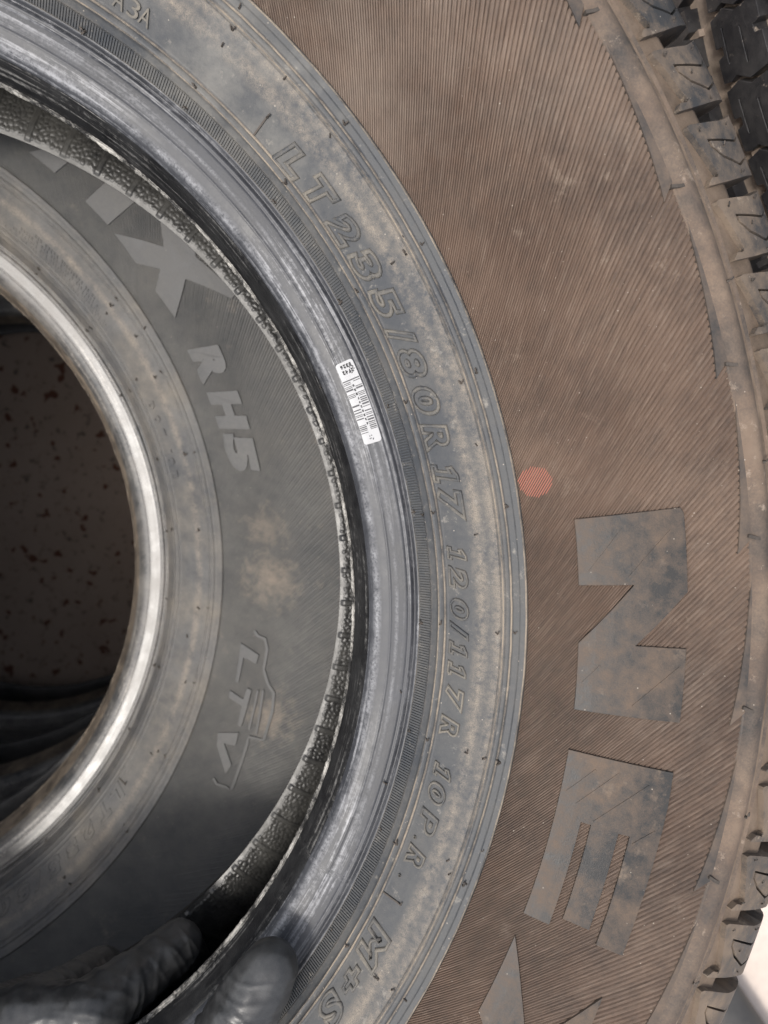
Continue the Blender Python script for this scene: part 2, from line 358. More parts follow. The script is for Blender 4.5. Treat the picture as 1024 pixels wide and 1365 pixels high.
def ring(R, wd, h):
    s0 = float(s_of_R(R)); d = np.array([-1.0, -.6, 0, .6, 1.0]) * wd / 2; hh = np.array([-.0004, h * .8, h, h * .8, -.0004])
    th = np.linspace(0, 2 * math.pi, SEG * 2, endpoint=False); rb = relief(np.interp(s0 + d, PS, PF[:, 0]))
    jit = np.array([noise.noise(Vector((math.cos(t) * 40, math.sin(t) * 40, R * 900))) for t in th]) * .00012
    V = surf((s0 + d)[:, None] + jit[None, :], th[None, :] + 0 * d[:, None], (hh)[:, None] + jit[None, :] * .8)
    return mesh_np('mould_ring', V.reshape(-1, 3), grid_faces(5, SEG * 2))
RINGS = [ring(.2462, .0011, .00085), ring(.2441, .0008, .0006), ring(.2678, .0010, .0008), ring(.2652, .0009, .0008), ring(.2725, .0008, .0006)]

# ------------------------------------------------------------------ flat raised shapes that follow the sidewall
def relief_poly(name, loops, top, base, ds=.004, dth=1.2, floor=None, smooth=False):
    """loops: outer loop then holes, points (s, theta_deg). Raised plate with side walls; holes get a floor at depth `floor`."""
    K = .3 * math.pi / 180      # metres per degree on a reference circle
    L3 = [[Vector((s, t * K, 0)) for s, t in lp] for lp in loops]
    flat = [v for lp in L3 for v in lp]
    bm = bmesh.new(); bv = [bm.verts.new(v) for v in flat]
    for t in tessellate_polygon(L3):
        try: bm.faces.new([bv[i] for i in t])
        except ValueError: pass
    lo = [min(v[i] for v in flat) for i in (0, 1)]; hi = [max(v[i] for v in flat) for i in (0, 1)]
    for ax, step in ((0, ds), (1, dth * K)):
        x = lo[ax] + step
        while x < hi[ax] - step * .2:
            no = Vector((1, 0, 0)) if ax == 0 else Vector((0, 1, 0))
            bmesh.ops.bisect_plane(bm, geom=bm.verts[:] + bm.edges[:] + bm.faces[:], plane_co=no * x, plane_no=no); x += step
    bmesh.ops.remove_doubles(bm, verts=bm.verts[:], dist=1e-6)
    lay = bm.verts.layers.float.new('h')
    for v in bm.verts: v[lay] = top
    be = [e for e in bm.edges if len(e.link_faces) == 1]
    r = bmesh.ops.extrude_edge_only(bm, edges=be)
    for g in r['geom']:
        if isinstance(g, bmesh.types.BMVert): g[lay] = base
    if floor is not None:
        for lp in L3[1:]:
            vv = [bm.verts.new(v) for v in lp]
            for v in vv: v[lay] = floor
            for t in tessellate_polygon([lp]):
                try: bm.faces.new([vv[i] for i in t])
                except ValueError: pass
    s = np.array([v.co.x for v in bm.verts]); t = np.array([v.co.y / K for v in bm.verts]); h = np.array([v[lay] for v in bm.verts])
    X = surf(s, np.radians(t), h)
    for v, x in zip(bm.verts, X): v.co = x
    bmesh.ops.recalc_face_normals(bm, faces=bm.faces[:])
    me = bpy.data.meshes.new(name); bm.to_mesh(me); bm.free()
    return me
def RT_(pts): return [(float(s_of_R(r)), t) for r, t in pts]
def ribbon(pts, wd):
    """closed outline of a poly-line of width wd; pts (s, theta)"""
    K = .3 * math.pi / 180; P = [Vector((s, t * K)) for s, t in pts]; Lf = []; Rt = []
    for i, p in enumerate(P):
        d = (P[min(i + 1, len(P) - 1)] - P[max(i - 1, 0)]).normalized(); n = Vector((-d.y, d.x)) * wd / 2
        Lf.append(p + n); Rt.append(p - n)
    return [(v.x, v.y / K) for v in Lf + Rt[::-1]]
def bevel(o, wd=.00035, seg=2):
    b = o.modifiers.new('edge', 'BEVEL'); b.width = wd; b.segments = seg; b.limit_method = 'ANGLE'; b.angle_limit = R_(40)
    b.use_clamp_overlap = True
    return o

GL = {}
def glyph(ch, outline, bold=.075):
    key = (ch, outline, bold)
    if key in GL: return GL[key]
    if ch == '1' and outline:          # a one with flag and foot
        cu = bpy.data.curves.new('t', 'CURVE'); cu.dimensions = '2D'; sp = cu.splines.new('POLY')
        P1 = [(0, 0), (.50, 0), (.50, .13), (.36, .13), (.36, .76), (.20, .76), (-.02, .62), (.02, .48), (.15, .54), (.15, .13), (0, .13)]
        sp.points.add(len(P1) - 1); sp.use_cyclic_u = True
        for q, pt in zip(sp.points, P1): q.co = (pt[0], pt[1], 0, 1)
    else:
        cu = bpy.data.curves.new('t', 'FONT'); cu.body = ch; cu.size = 1.0; cu.resolution_u = 4
    if outline: cu.offset = 0.0 if ch == '1' else .06; cu.fill_mode = 'NONE'; cu.bevel_depth = .05; cu.bevel_resolution = 2
    else: cu.offset = bold; cu.extrude = .03
    o = bpy.data.objects.new('t', cu); COL.objects.link(o)
    dg = bpy.context.evaluated_depsgraph_get(); dg.update()
    me = bpy.data.meshes.new_from_object(o.evaluated_get(dg)); V = np.array([v.co[:] for v in me.vertices]); F = [list(p.vertices) for p in me.polygons]
    bpy.data.objects.remove(o); bpy.data.curves.remove(cu); bpy.data.meshes.remove(me)
    GL[key] = (V, F); return GL[key]
def letter(ch, Rc, thc, wd, ht, parent, mat, outline=True, hz=.0006, shear=.28, base=0.0, name='letter', bold=.075):
    """one raised character; wd along the circle (m), ht along the sidewall (m), top outwards, reading clockwise"""
    V, F = glyph(ch, outline, bold)
    mn = V.min(0); mx = V.max(0); x = (V[:, 0] - (mn[0] + mx[0]) / 2) / (mx[0] - mn[0]) * wd
    y = (V[:, 1] - (mn[1] + mx[1]) / 2) / (mx[1] - mn[1]) * ht; z = V[:, 2] / max(mx[2], 1e-6) * hz
    x = x + y * shear
    s0 = float(s_of_R(Rc)); th = math.radians(thc) - x / Rc
    X = surf(s0 + y, th, z + base)
    me = bpy.data.meshes.new(name); me.from_pydata(X.tolist(), [], F); me.update()
    for p in me.polygons: p.use_smooth = outline
    return link(name, me, mat, parent)

# vent nub: a short forked whisker of rubber lying over
def nub_mesh(fork=True):
    bm = bmesh.new()
    def tube(pts, rad):
        rings = []
        for i, p in enumerate(pts):
            p = Vector(p); d = (Vector(pts[min(i + 1, len(pts) - 1)]) - Vector(pts[max(i - 1, 0)])).normalized()
            a = d.orthogonal().normalized(); b = d.cross(a)
            rings.append([bm.verts.new(p + (a * math.cos(q) + b * math.sin(q)) * rad[i]) for q in np.linspace(0, 2 * math.pi, 6, endpoint=False)])
        for r0, r1 in zip(rings, rings[1:]):
            for k in range(6): bm.faces.new([r0[k], r0[(k + 1) % 6], r1[(k + 1) % 6], r1[k]])
        bm.faces.new(rings[-1]); bm.faces.new(rings[0][::-1])
    tube([(0, 0, -.0006), (0, 0, .0004), (.0006, .0007, .0010), (.0012, .0016, .0012)], [.00055, .00055, .00045, .00025])
    if fork: tube([(0, 0, .0002), (-.0006, .0006, .0009), (-.0011, .0013, .0010)], [.0004, .0004, .0002])
    me = bpy.data.meshes.new('vent_nub'); bm.to_mesh(me); bm.free()
    for p in me.polygons: p.use_smooth = True
    return me
ME['nub'] = nub_mesh(); ME['stub'] = nub_mesh(False)
def nub(R, thd, parent, sc=1.0, mat='nub', base=0.0):
    s = float(s_of_R(R)); p = surf(np.array(s), math.radians(thd), base); nr = np.interp(s, PS, PN[:, 0]); nz = np.interp(s, PS, PN[:, 1])
    t = math.radians(thd); n = Vector((nr * math.cos(t), nr * math.sin(t), nz)); u = Vector((math.cos(t), math.sin(t), 0))
    u = (u - n * u.dot(n)).normalized(); v = n.cross(u)
    a = random.uniform(-1.1, 1.1) + R_(55) - t   # mostly pressed over in one direction
    u2 = u * math.cos(a) + v * math.sin(a); v2 = n.cross(u2)
    o = link('vent_nub', ME['nub'] if random.random() < .45 else ME['stub'], M[mat], parent); sc *= random.uniform(.6, 1.0)
    o.matrix_local = Matrix.Translation(Vector(p)) @ Matrix(((u2.x, v2.x, n.x), (u2.y, v2.y, n.y), (u2.z, v2.z, n.z))).to_4x4() @ Matrix.Scale(sc, 4)
    return o

# shoulder lug with a leaf-shaped sipe, wrapping over the shoulder on to the tread
PITCH = 360 / 86
SE = float(s_of_R(.3925))
def lug_mesh():
    o = RT_([(.3640, -.06), (.3655, .0), (.3745, -.18), (.3830, -.36), (.3890, -.30)]) + [(SE, -.12), (SE + .014, -.05), (SE + .0145, -3.45), (SE, -3.55)] + \
        RT_([(.3850, -3.50), (.3750, -3.46), (.3642, -3.36), (.3636, -3.26), (.3662, -2.98), (.3694, -3.06), (.3704, -2.86), (.3690, -2.30), (.3673, -1.55), (.3654, -.7), (.3638, -.22)])
    sp = RT_([(.3905, -1.24), (.3866, -1.52), (.3790, -1.25), (.3714, -1.00), (.3716, -1.45), (.3761, -2.20), (.3842, -2.91), (.3907, -2.58),
              (.3901, -2.47), (.3844, -2.76), (.3771, -2.11), (.3728, -1.48), (.3727, -1.16), (.3789, -1.38), (.3864, -1.66), (.3900, -1.35)])
    return relief_poly('lug', [o, sp], .0010, -.010, ds=.003, dth=9, floor=-.0042)
ME['lug'] = lug_mesh()
def lug_nub(t, R, dt, th, sc): return nub(R, th + dt, t, sc, 'nub', .0005)

# ------------------------------------------------------------------ a whole tyre without its writing
def tyre(name, loc, rz, low=True):
    t = empty(name, loc, rz)
    k = 'low' if low else 'top'
    link('carcass', ME['carcass'], M['lug_floor'] if not low else M['side_low'], t)
    link('inner_casing', ME['casing'], M['casing_top'] if not low else M['casing_low'], t)
    link('bead_seat', ME['seat'], M['seat_' + k], t); link('bead', ME['bead'], M['bead_' + k], t)
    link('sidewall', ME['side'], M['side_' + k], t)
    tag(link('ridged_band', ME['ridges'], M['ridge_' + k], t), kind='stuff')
    tag(link('serrated_ring', ME['serr'], M['side_' + k], t), kind='stuff')
    link('toe_flash', ME['flash'], M['flash'] if not low else M['seat_low'], t)
    for rm in RINGS: link('mould_ring', rm, M['mould_ring'] if not low else M['side_low'], t)
    link('shoulder_rib', ME['rib'], M['rib_' + k] if not low else M['side_low'], t)
    return t

# ------------------------------------------------------------------ ground
def ground():
    n = 60; L = 40.0
    bm = bmesh.new()
    v = [bm.verts.new((x, y, 0)) for x, y in ((-L, -L), (L, -L), (L, L), (-L, L))]; bm.faces.new(v)
    me = bpy.data.meshes.new('ground'); bm.to_mesh(me); bm.free()
    m, N, Lk, P = nt('pale_concrete')
    g = N.new('ShaderNodeNewGeometry').outputs['Position']
    a = noise_node(N, Lk, g, 6, 6, .6); b = noise_node(N, Lk, g, 70, 5, .65)
    col = mixc(N, Lk, ramp(N, Lk, a, .3, .7), (.60, .50, .43), (.70, .61, .54))
    col = mixc(N, Lk, ramp(N, Lk, b, .45, .75, 0, .5), col, (.50, .42, .38))
    st = noise_node(N, Lk, g, 85, 5, .68)
    vd = N.new('ShaderNodeVectorMath'); vd.operation = 'DISTANCE'; Lk.new(g, vd.inputs[0]); vd.inputs[1].default_value = (-.08, -.05, 0)
    near = ramp(N, Lk, mth(N, Lk, 'ADD', vd.outputs['Value'], mth(N, Lk, 'MULTIPLY', a, .3)), .45, .75, 1, 0)   # oil spotting only where the stack stands
    col = mixc(N, Lk, mth(N, Lk, 'MULTIPLY', near, ramp(N, Lk, a, .2, .7, .75, 1)), col, (.31, .235, .185))      # browner and darker under the stack
    col = mixc(N, Lk, mth(N, Lk, 'MULTIPLY', near, ramp(N, Lk, st, .56, .72)), col, (.03, .025, .022))
    st2 = noise_node(N, Lk, g, 55, 2, .5)
    col = mixc(N, Lk, mth(N, Lk, 'MULTIPLY', near, ramp(N, Lk, st2, .62, .67)), col, (.12, .05, .03))
    Lk.new(col, P.inputs['Base Color']); P.inputs['Roughness'].default_value = .85
    bp = N.new('ShaderNodeBump'); bp.inputs['Strength'].default_value = .4; bp.inputs['Distance'].default_value = .003
    Lk.new(b, bp.inputs['Height']); Lk.new(bp.outputs[0], P.inputs['Normal'])
    o = link('ground', me, m); tag(o, 'pale sunlit concrete ground under the tyres', kind='structure')
ground()

# ------------------------------------------------------------------ the top tyre
GT = 'tyres in the stack'
top = tyre('tyre', (0, 0, Z0), 0, low=False)
tag(top, 'topmost tyre of the stack, brown dusty sidewall, red dot and barcode sticker', 'tyre', GT)
link('inner_liner', ME['liner'], M['liner'], top)
for k in range(86):
    th = 8.91 + k * PITCH
    bevel(link('lug', ME['lug'], M['lug'], top, rz=math.radians(th)), .0005, 2)
    if -1 < th < 70:
        for R, dt in ((.3690, -.42), (.3850, -.62), (.3785, -1.75), (.3690, -2.95), (.3830, -3.22)): nub(R, th + dt + random.uniform(-.1, .1), top, .8, base=.0010)
# size code and service description, outlined letters
SMALLW = {'1': .0050, '/': .0062, '.': .0016}
def text_run(items, wd, ht, shear=.30, parent=top, mat='outline', outline=True, hz=.0009, bold=.075):
    for ch, R, t in items:
        w_ = wd * (.66 if ch == '1' else .62 if ch == '/' else 1.35 if ch == 'M' else .16 if ch == '.' else 1.0)
        h_ = ht * (.16 if ch == '.' else .6 if ch == '+' else 1.0)
        letter(ch, R, t, w_, h_, parent, M[mat], outline, hz, shear, bold=bold)
text_run([('L', .2502, 67.4), ('T', .2508, 64.4), ('2', .2508, 60.8), ('3', .2508, 57.6), ('5', .2508, 54.25), ('/', .2508, 51.35), ('8', .2508, 48.9), ('0', .2508, 45.6), ('R', .2508, 42.25), ('1', .2508, 39.2), ('7', .2508, 36.7)], .0116, .0104)
text_run([('1', .2508, 32.3), ('2', .2508, 30.2), ('0', .2508, 27.55), ('/', .2508, 25.7), ('1', .2508, 24.0), ('1', .2508, 22.2), ('7', .2508, 19.8), ('R', .2508, 17.0)], .0084, .0078)
text_run([('1', .2516, 13.2), ('0', .2516, 11.3), ('P', .2516, 8.6), ('.', .2492, 6.95), ('R', .2516, 5.2), ('.', .2492, 3.3)], .0084, .0078)
text_run([('M', .2516, -3.1), ('+', .2512, -6.6), ('S', .2512, -9.7)], .0112, .0104)
text_run([('A', .2504, 84.7), ('3', .2506, 83.5), ('A', .2508, 82.5)], .0040, .0056, 0.0, hz=.0007, outline=False, bold=0.0)
# block letters on the ridged band
BT, BB = .0005, -.0016
NPOLY = [(.2895, 34.45), (.3250, 34.40), (.3260, 34.05), (.3260, 29.1), (.3085, 25.65), (.3260, 25.55), (.3260, 20.85), (.2897, 20.85), (.2894, 25.65), (.3077, 29.68), (.2894, 29.75)]
EPOLY = [(.2899, 17.95), (.3265, 17.65), (.3270, 15.5), (.3269, 11.5), (.3269, 5.55), (.3167, 5.6), (.3163, 13.05), (.3122, 13.05), (.3126, 6.35), (.3028, 6.4), (.3024, 13.15), (.2989, 13.15), (.2993, 5.65), (.2900, 5.65), (.2900, 9.6), (.2899, 13.9)]
XPOLY = [(.2902, 3.93), (.3002, .5), (.3063, -1.4), (.3110, -1.94), (.3216, 1.25), (.3262, 2.6), (.3270, .2), (.3262, -1.9), (.3175, -4.3), (.3264, -7.9), (.3262, -10.8), (.3085, -6.9), (.2905, -10.9), (.2897, -7.4), (.3030, -4.4), (.2902, -2.1)]
for nm, P_ in (('N', NPOLY), ('E', EPOLY), ('X', XPOLY)):
    bevel(link('block_letter', relief_poly('block_letter', [RT_(P_)], BT, BB, ds=.006, dth=1.2), M['letter_flat'], top), .0003)
for Ra, Rb, t in ((.292, .300, 15.0), (.296, .308, 14.3), (.303, .319, 13.4), (.3178, .3245, 12.6), (.293, .305, 30.7), (.306, .321, 30.2), (.309, .3240, 21.6), (.2915, .297, 22.8)):
    q = [(R, t + math.degrees(twist(R) - twist(Ra))) for R in np.linspace(Ra, Rb, 6)]
    link('mould_line', relief_poly('mould_line', [ribbon(RT_(q), .0007)], BT + .0002, BT - .0003, ds=.01, dth=9), M['letter_flat'], top)
# trim tails that hook out of the shoulder rib
def tail_mesh():
    o = RT_([(.3496, 9.0), (.3487, 7.5), (.3476, 5.0), (.3462, 2.4), (.3450, .7), (.3444, 0.0), (.3468, .40), (.3496, .80)])
    return relief_poly('trim_tail', [o], .0002, -.0016, ds=.004, dth=1.2)
ME['tail'] = tail_mesh()
for k in range(35):
    link('trim_tail', ME['tail'], M['tail'], top, rz=R_(31.2 + (k - 6) * 360 / 35.0))
ME['slit'] = relief_poly('vent_slit', [ribbon(RT_([(.3482, .27), (.3510, .1), (.3540, 0)]), .0010)], .0012, -.001)
for t in (72.4, 62.2, 52.1, 41.9, 31.95, 21.8, 11.45, 1.3): link('vent_slit', ME['slit'], M['nub'], top, rz=R_(t))
for t in (46.5, 36.3, 25.8, 15.6, 5.3): nub(.3562, t, top, 1.2, base=.0014)
# vent nubs in rings about ten degrees apart
for i in range(10):
    t = -4.77 + i * 10.2
    for R in (.2388, .2446, .2581, .2634, .2690):
        if R in (.2581,) and i % 2: continue
        if random.random() < .9: nub(R, t + random.uniform(-.25, .25), top, 1.0)
for R, t in ((.2531, 71.07), (.2640, 71.74), (.2654, 57.6), (.2629, 41.0), (.2573, 33.9), (.2413, 35.9), (.2184, 50.2), (.2331, 18.9), (.2351, 9.9), (.2533, 1.2), (.2698, 5.6), (.2712, 8.5), (.2614, 6.5)):
    nub(R, t, top, .9)
for t in (71.1, 1.22):
    link('mould_line', relief_poly('mould_line', [ribbon(RT_([(.2464, t), (.2532, t)]), .0007)], .0005, -.0002), M['nub'], top)
# red paint dot: paint sits on the ridge crests only
def paint_dot(Rc, tc, rad):
    V = []; F = []
    for k, p0, p1 in [(k, *q) for k in range(NR) for q in ((.17, .343), (.503, .677), (.837, 1.01))]:
        u0 = (k + p0) / NR * 2 * math.pi; u1 = (k + p1) / NR * 2 * math.pi
        run = []
        for R in np.linspace(Rc - rad * 1.05, Rc + rad * 1.05, 34):
            a = twist(R) + (u0 + u1) / 2; d = math.hypot(R - Rc, ((a - math.radians(tc) + math.pi) % (2 * math.pi) - math.pi) * Rc)
            if d < rad + rng.normal(0, .00012): run.append(R)
            else:
                if len(run) > 1: add_run(V, F, run, u0, u1)
                run = []
        if len(run) > 1: add_run(V, F, run, u0, u1)
    return mesh_np('paint_dot', np.array(V), np.array(F), smooth=False)
def add_run(V, F, run, u0, u1):
    b = len(V)
    for R in run:
        s = float(s_of_R(R)); tw = float(twist(R))
        for u in (u0 + .0002, u1 - .0002): V.append(surf(np.array(s), u + tw, -.00030))
    for i in range(len(run) - 1): F.append((b + 2 * i, b + 2 * i + 1, b + 2 * i + 3, b + 2 * i + 2))
M['red'] = rubber('red_paint', (.36, .115, .08), (.27, .125, .095), .4, .6, 200, 700, (.6, .8), 0, bump=0)
tag(link('paint_dot', paint_dot(.2788, 37.45, .0056), M['red'], top), 'salmon red paint dot on the ridge crests')
# barcode sticker on the bead
def sticker():
    m, N, L, P = nt('sticker_paper'); P.inputs['Base Color'].default_value = (.40, .40, .405, 1); P.inputs['Roughness'].default_value = .45
    mi, N, L, P = nt('sticker_ink'); P.inputs['Base Color'].default_value = (.06, .06, .065, 1); P.inputs['Roughness'].default_value = .6
    R0, R1, T0, T1 = .2262, .2330, 51.55, 43.45
    c = .0011; s0, s1 = float(s_of_R(R0)), float(s_of_R(R1)); K = math.radians(1) * .2296
    pts = []
    for (cs, ct, a0) in ((s0 + c, T1 + c / K, 180), (s1 - c, T1 + c / K, 270), (s1 - c, T0 - c / K, 0), (s0 + c, T0 - c / K, 90)):
        for a in np.linspace(a0, a0 + 90, 6): pts.append((cs + c * math.cos(R_(a)), ct + c * math.sin(R_(a)) / K))
    st = link('barcode_sticker', relief_poly('barcode_sticker', [pts], .00045, -.0002, ds=.0008, dth=.6), m, top)
    tag(st, 'white barcode sticker on the bead')
    r2 = random.Random(5)
    sm = s0 + (s1 - s0) * .50
    t = T0 - 1.75
    while t > T1 + .95:
        wd = r2.choice((.07, .07, .11, .16)); full = t > T0 - 1.9 or t < T1 + 1.1
        for a, b in (((s0 + .0001, s1 - .0002),) if full else ((s0 + .0001, sm - .0006), (sm + .0006, s1 - .0002))):
            if not full and r2.random() < .14: continue
            link('bar', relief_poly('bar', [[(a, t), (b, t), (b, t - wd), (a, t - wd)]], .00052, .0002, ds=.0009, dth=3), mi, st)
        t -= wd + r2.choice((.07, .08, .11, .15))
    def mini(ch, s, tt, w_, h_):
        V, F = glyph(ch, False); mn = V.min(0); mx = V.max(0)
        x = ((V[:, 0] - mn[0]) / (mx[0] - mn[0]) - .5) * w_; y = ((V[:, 1] - mn[1]) / (mx[1] - mn[1]) - .5) * h_
        # printed so that its top points back along the bead (reads from outside inwards)
        X = surf(s - x, np.radians(tt) - y / .2296, .00052 + 0 * x); me = bpy.data.meshes.new('digit'); me.from_pydata(X.tolist(), [], F); me.update()
        link('digit', me, mi, st)
    for row, txt in ((T0 - .45, '0326'), (T0 - 1.0, '2742')):
        for i, ch in enumerate(txt): mini(ch, s0 + .0048 - i * .00115 + .0006, row, .0009, .0016)
    for i, ch in enumerate('0317420326'): mini(ch, sm, T0 - 2.4 - i * .42, .0007, .0010)
    for i in range(9):
        link('print_mark', relief_poly('print_mark', [[(s1 - .0022 + r2.uniform(-.0008, .0008), T0 - .35 - r2.random() * .8 + q * .12) for q in (0,)] * 1 + []] if False else
             [(lambda a, b: [(a, b), (a + .0005, b), (a + .0005, b - .12), (a, b - .12)])(s1 - .0026 + r2.uniform(0, .0016), T0 - .3 - r2.random() * .9)], .00053, .0003), mi, st)
    for i in range(6):
        a, b = s0 + .0030 + r2.uniform(-.0006, .0014), T1 + .3 + r2.random() * .5
        link('print_mark', relief_poly('print_mark', [[(a, b), (a + .0004, b), (a + .0004, b - .1), (a, b - .1)]], .00053, .0003), mi, st)
sticker()

# ------------------------------------------------------------------ the tyre below, seen through the bore
T2 = (-.1072, -.0579, Z0 - .1935)
sec = tyre('tyre', T2, 0)
tag(sec, 'grey tyre lying second in the stack, its sidewall seen through the bore', 'tyre', GT)
LOWX = [(.2871, 67.83), (.3037, 63.34), (.3110, 65.6), (.3230, 67.4), (.3235, 64.0), (.3150, 60.6), (.3235, 55.6), (.3200, 55.3), (.3034, 59.43), (.2868, 56.64), (.2856, 60.29), (.2947, 61.81), (.2858, 63.94)]
LOWI = [(.3235, 71.3), (.3235, 68.2), (.2875, 68.9), (.2875, 72.3)]
LOWK = [(.2875, 79.9), (.2960, 78.4), (.3230, 79.0), (.3230, 75.6), (.2985, 75.9), (.2875, 76.5)]
for P_ in (LOWX, LOWI, LOWK):
    bevel(link('block_letter', relief_poly('block_letter', [RT_(P_)], BT, BB, ds=.006, dth=1.2), M['letter_low'], sec), .0003)
for ch, t in (('R', 50.2), ('H', 44.9), ('5', 39.9)):
    letter(ch, .2925, t, .0225, .0180, sec, M['letter_low'], False, .0012, .30, base=-.0006, bold=.08)
LG = [[(.2868, 17.51), (.2987, 16.55), (.298, 15.42), (.29, 15.82), (.2902, 12.81), (.2882, 12.68), (.2871, 15.67)],
      [(.2863, 11.64), (.2951, 11.14), (.2959, 12.54), (.2987, 12.41), (.299, 8.04), (.2964, 7.95), (.2954, 10.27), (.2866, 10.74)],
      [(.2872, 6.35), (.2985, 7.29), (.2995, 5.76), (.2927, 5.47), (.3013, 3.57), (.3002, 2.38), (.2892, 4.86)]]
for P_ in LG: bevel(link('block_letter', relief_poly('block_letter', [RT_(P_)], .0002, BB, ds=.006), M['letter_low'], sec), .0003)
for P_, wd in (([(.294, 19.19), (.2961, 18.68), (.3006, 18.49), (.3027, 17.39), (.3028, 15.03), (.3071, 13.55), (.3116, 12.77), (.3134, 10.87), (.3136, 7.52), (.305, 7.26), (.3053, 6.59), (.3072, 1.08), (.3034, 1.06), (.2981, .87), (.2948, 1.28)], .0017),
               ([(.3021, 12.6), (.3036, 8.02)], .0013), ([(.3051, 12.77), (.3084, 7.86)], .0013)):
    link('emblem_line', relief_poly('emblem_line', [ribbon(RT_(P_), wd)], .0002, BB, ds=.006), M['letter_low'], sec)
for ch, t in zip('DOT', (49.0, 47.0, 45.0)): letter(ch, .2500, t, .0042, .0052, sec, M['side_low'], False, .0007, 0)
for ch, t in zip('19E', (42.3, 40.9, 39.1)): letter(ch, .2500, t, .0042 if ch != '1' else .002, .0052, sec, M['side_low'], False, .0007, 0)
text_run([(c, .2508, t) for c, t in zip('LT235/80R17', (-8.0, -11.0, -14.6, -17.8, -21.1, -24.0, -26.5, -29.8, -33.2, -36.2, -38.7))], .0106, .0098, parent=sec, mat='side_low', hz=.0004)
# worn rows of tiny moulded print, too small to read
r3 = random.Random(11)
tiny = relief_poly('worn_print', [[(float(s_of_R(.2500)), 0), (float(s_of_R(.2512)), .05), (float(s_of_R(.2512)), -.2), (float(s_of_R(.2507)), -.06), (float(s_of_R(.2500)), -.25)]], .0003, -.0002)
for row, (a, b) in enumerate(((79, 60), (78, 61), (77, 63), (75, 64))):
    t = a
    while t > b:
        s_ = link('worn_print', tiny, M['side_low'], sec, rz=R_(t)); f = 1 + (row - 1.2) * .0085
        s_.scale = (f, f, 1); s_.location.z = (row - 1.2) * .0015
        t -= r3.choice((.42, .42, .5, .8))
for i in range(11):
    t = -20.4 + i * 10.32
    for R in (.2383, .2418, .2596, .2650):
        if r3.random() < .85: nub(R, t + r3.uniform(-.3, .3), sec, 1.15)
for R, t in ((.2549, 62), (.2683, 57.7), (.2615, 57.5), (.2488, 52.9), (.2346, 52.2), (.2544, 16.4), (.2567, -.45), (.2517, -6.1), (.2685, -10.4)): nub(R, t, sec, 1.1)
link('mould_line', relief_poly('mould_line', [ribbon(RT_([(.2464, -6.1), (.2522, -6.1)]), .0007)], .0005, -.0002), M['nub'], sec)
# two more tyres lower down in the dark
t3 = tyre('tyre', (-.092, -.052, Z0 - .3870), R_(40)); tag(t3, 'shadowed tyre third in the stack, a dark rim deep in the bore', 'tyre', GT)
t4 = tyre('tyre', (-.080, -.047, Z0 - .5805), R_(110)); tag(t4, 'bottom tyre of the stack, its dark rim around the spotted ground', 'tyre', GT)

# ------------------------------------------------------------------ neighbouring tyre, tread towards us
NB = (.5154, .6525, Z0)
nbt = tyre('tyre', NB, R_(20)); nbt.rotation_euler = (0, 0, 0)
tag(nbt, 'black tyre beside the stack, only its grooved tread showing', 'tyre')
def sz(z): return float(np.interp(-z, -PF[-60:, 1], PS[-60:]))
def tread_pt(z, thd, h):
    z = np.asarray(z, float); zz = np.where(z < ZM, 2 * ZM - z, z)
    R = np.interp(-zz, -PF[-90:, 1], PF[-90:, 0]); t = np.radians(thd)
    return np.stack([(R + h) * np.cos(t), (R + h) * np.sin(t), z], -1)
def tread_block(name, loop, holes=(), depth=.0085, dth=1.1, dz=.008, top_h=0.0, hole_d=.0025):
    K = .4 * math.pi / 180; loops = [loop] + list(holes); L3 = [[Vector((z, t * K, 0)) for z, t in lp] for lp in loops]
    flat = [v for lp in L3 for v in lp]; bm = bmesh.new(); bv = [bm.verts.new(v) for v in flat]
    for t in tessellate_polygon(L3):
        try: bm.faces.new([bv[i] for i in t])
        except ValueError: pass
    for ax, step in ((0, dz), (1, dth * K)):
        lo = min(v[ax] for v in flat); hi = max(v[ax] for v in flat); x = lo + step
        while x < hi - step * .2:
            no = Vector((1, 0, 0)) if ax == 0 else Vector((0, 1, 0))
            bmesh.ops.bisect_plane(bm, geom=bm.verts[:] + bm.edges[:] + bm.faces[:], plane_co=no * x, plane_no=no); x += step
    lay = bm.verts.layers.float.new('h')
    for v in bm.verts: v[lay] = top_h
    r = bmesh.ops.extrude_edge_only(bm, edges=[e for e in bm.edges if len(e.link_faces) == 1])
    for g in r['geom']:
        if isinstance(g, bmesh.types.BMVert): g[lay] = top_h - depth
    X = tread_pt([v.co.x for v in bm.verts], [v.co.y / K for v in bm.verts], np.array([v[lay] for v in bm.verts]))
    for v, x in zip(bm.verts, X): v.co = x
    bmesh.ops.recalc_face_normals(bm, faces=bm.faces[:])
    me = bpy.data.meshes.new(name); bm.to_mesh(me); bm.free(); return me
P2 = PITCH
def sipe_loop(z0, t0, z1, t1, wd=.0007):
    K = .4 * math.pi / 180; d = Vector((z1 - z0, (t1 - t0) * K)).normalized(); n = Vector((-d.y, d.x)) * wd / 2
    return [(z0 + n.x, t0 + n.y / K), (z1 + n.x, t1 + n.y / K), (z1 - n.x, t1 - n.y / K), (z0 - n.x, t0 - n.y / K)]
rowA = tread_block('tread_block', [(-.0015, .25), (-.0015, 1.9), (.0022, 2.0), (.0022, 2.45), (-.0015, 2.55), (-.0015, P2 - .28), (.002, P2 - .10), (.006, P2 - .25), (.012, P2 + .35), (.0225, P2 + .25), (.0225, 2.6), (.019, 2.5), (.019, 2.05), (.0225, 1.95), (.0225, .55), (.012, .65), (.006, .05), (.002, .2)],
                   [sipe_loop(.004, 1.0, .004, 3.1), sipe_loop(.013, 1.6, .013, 3.7)])
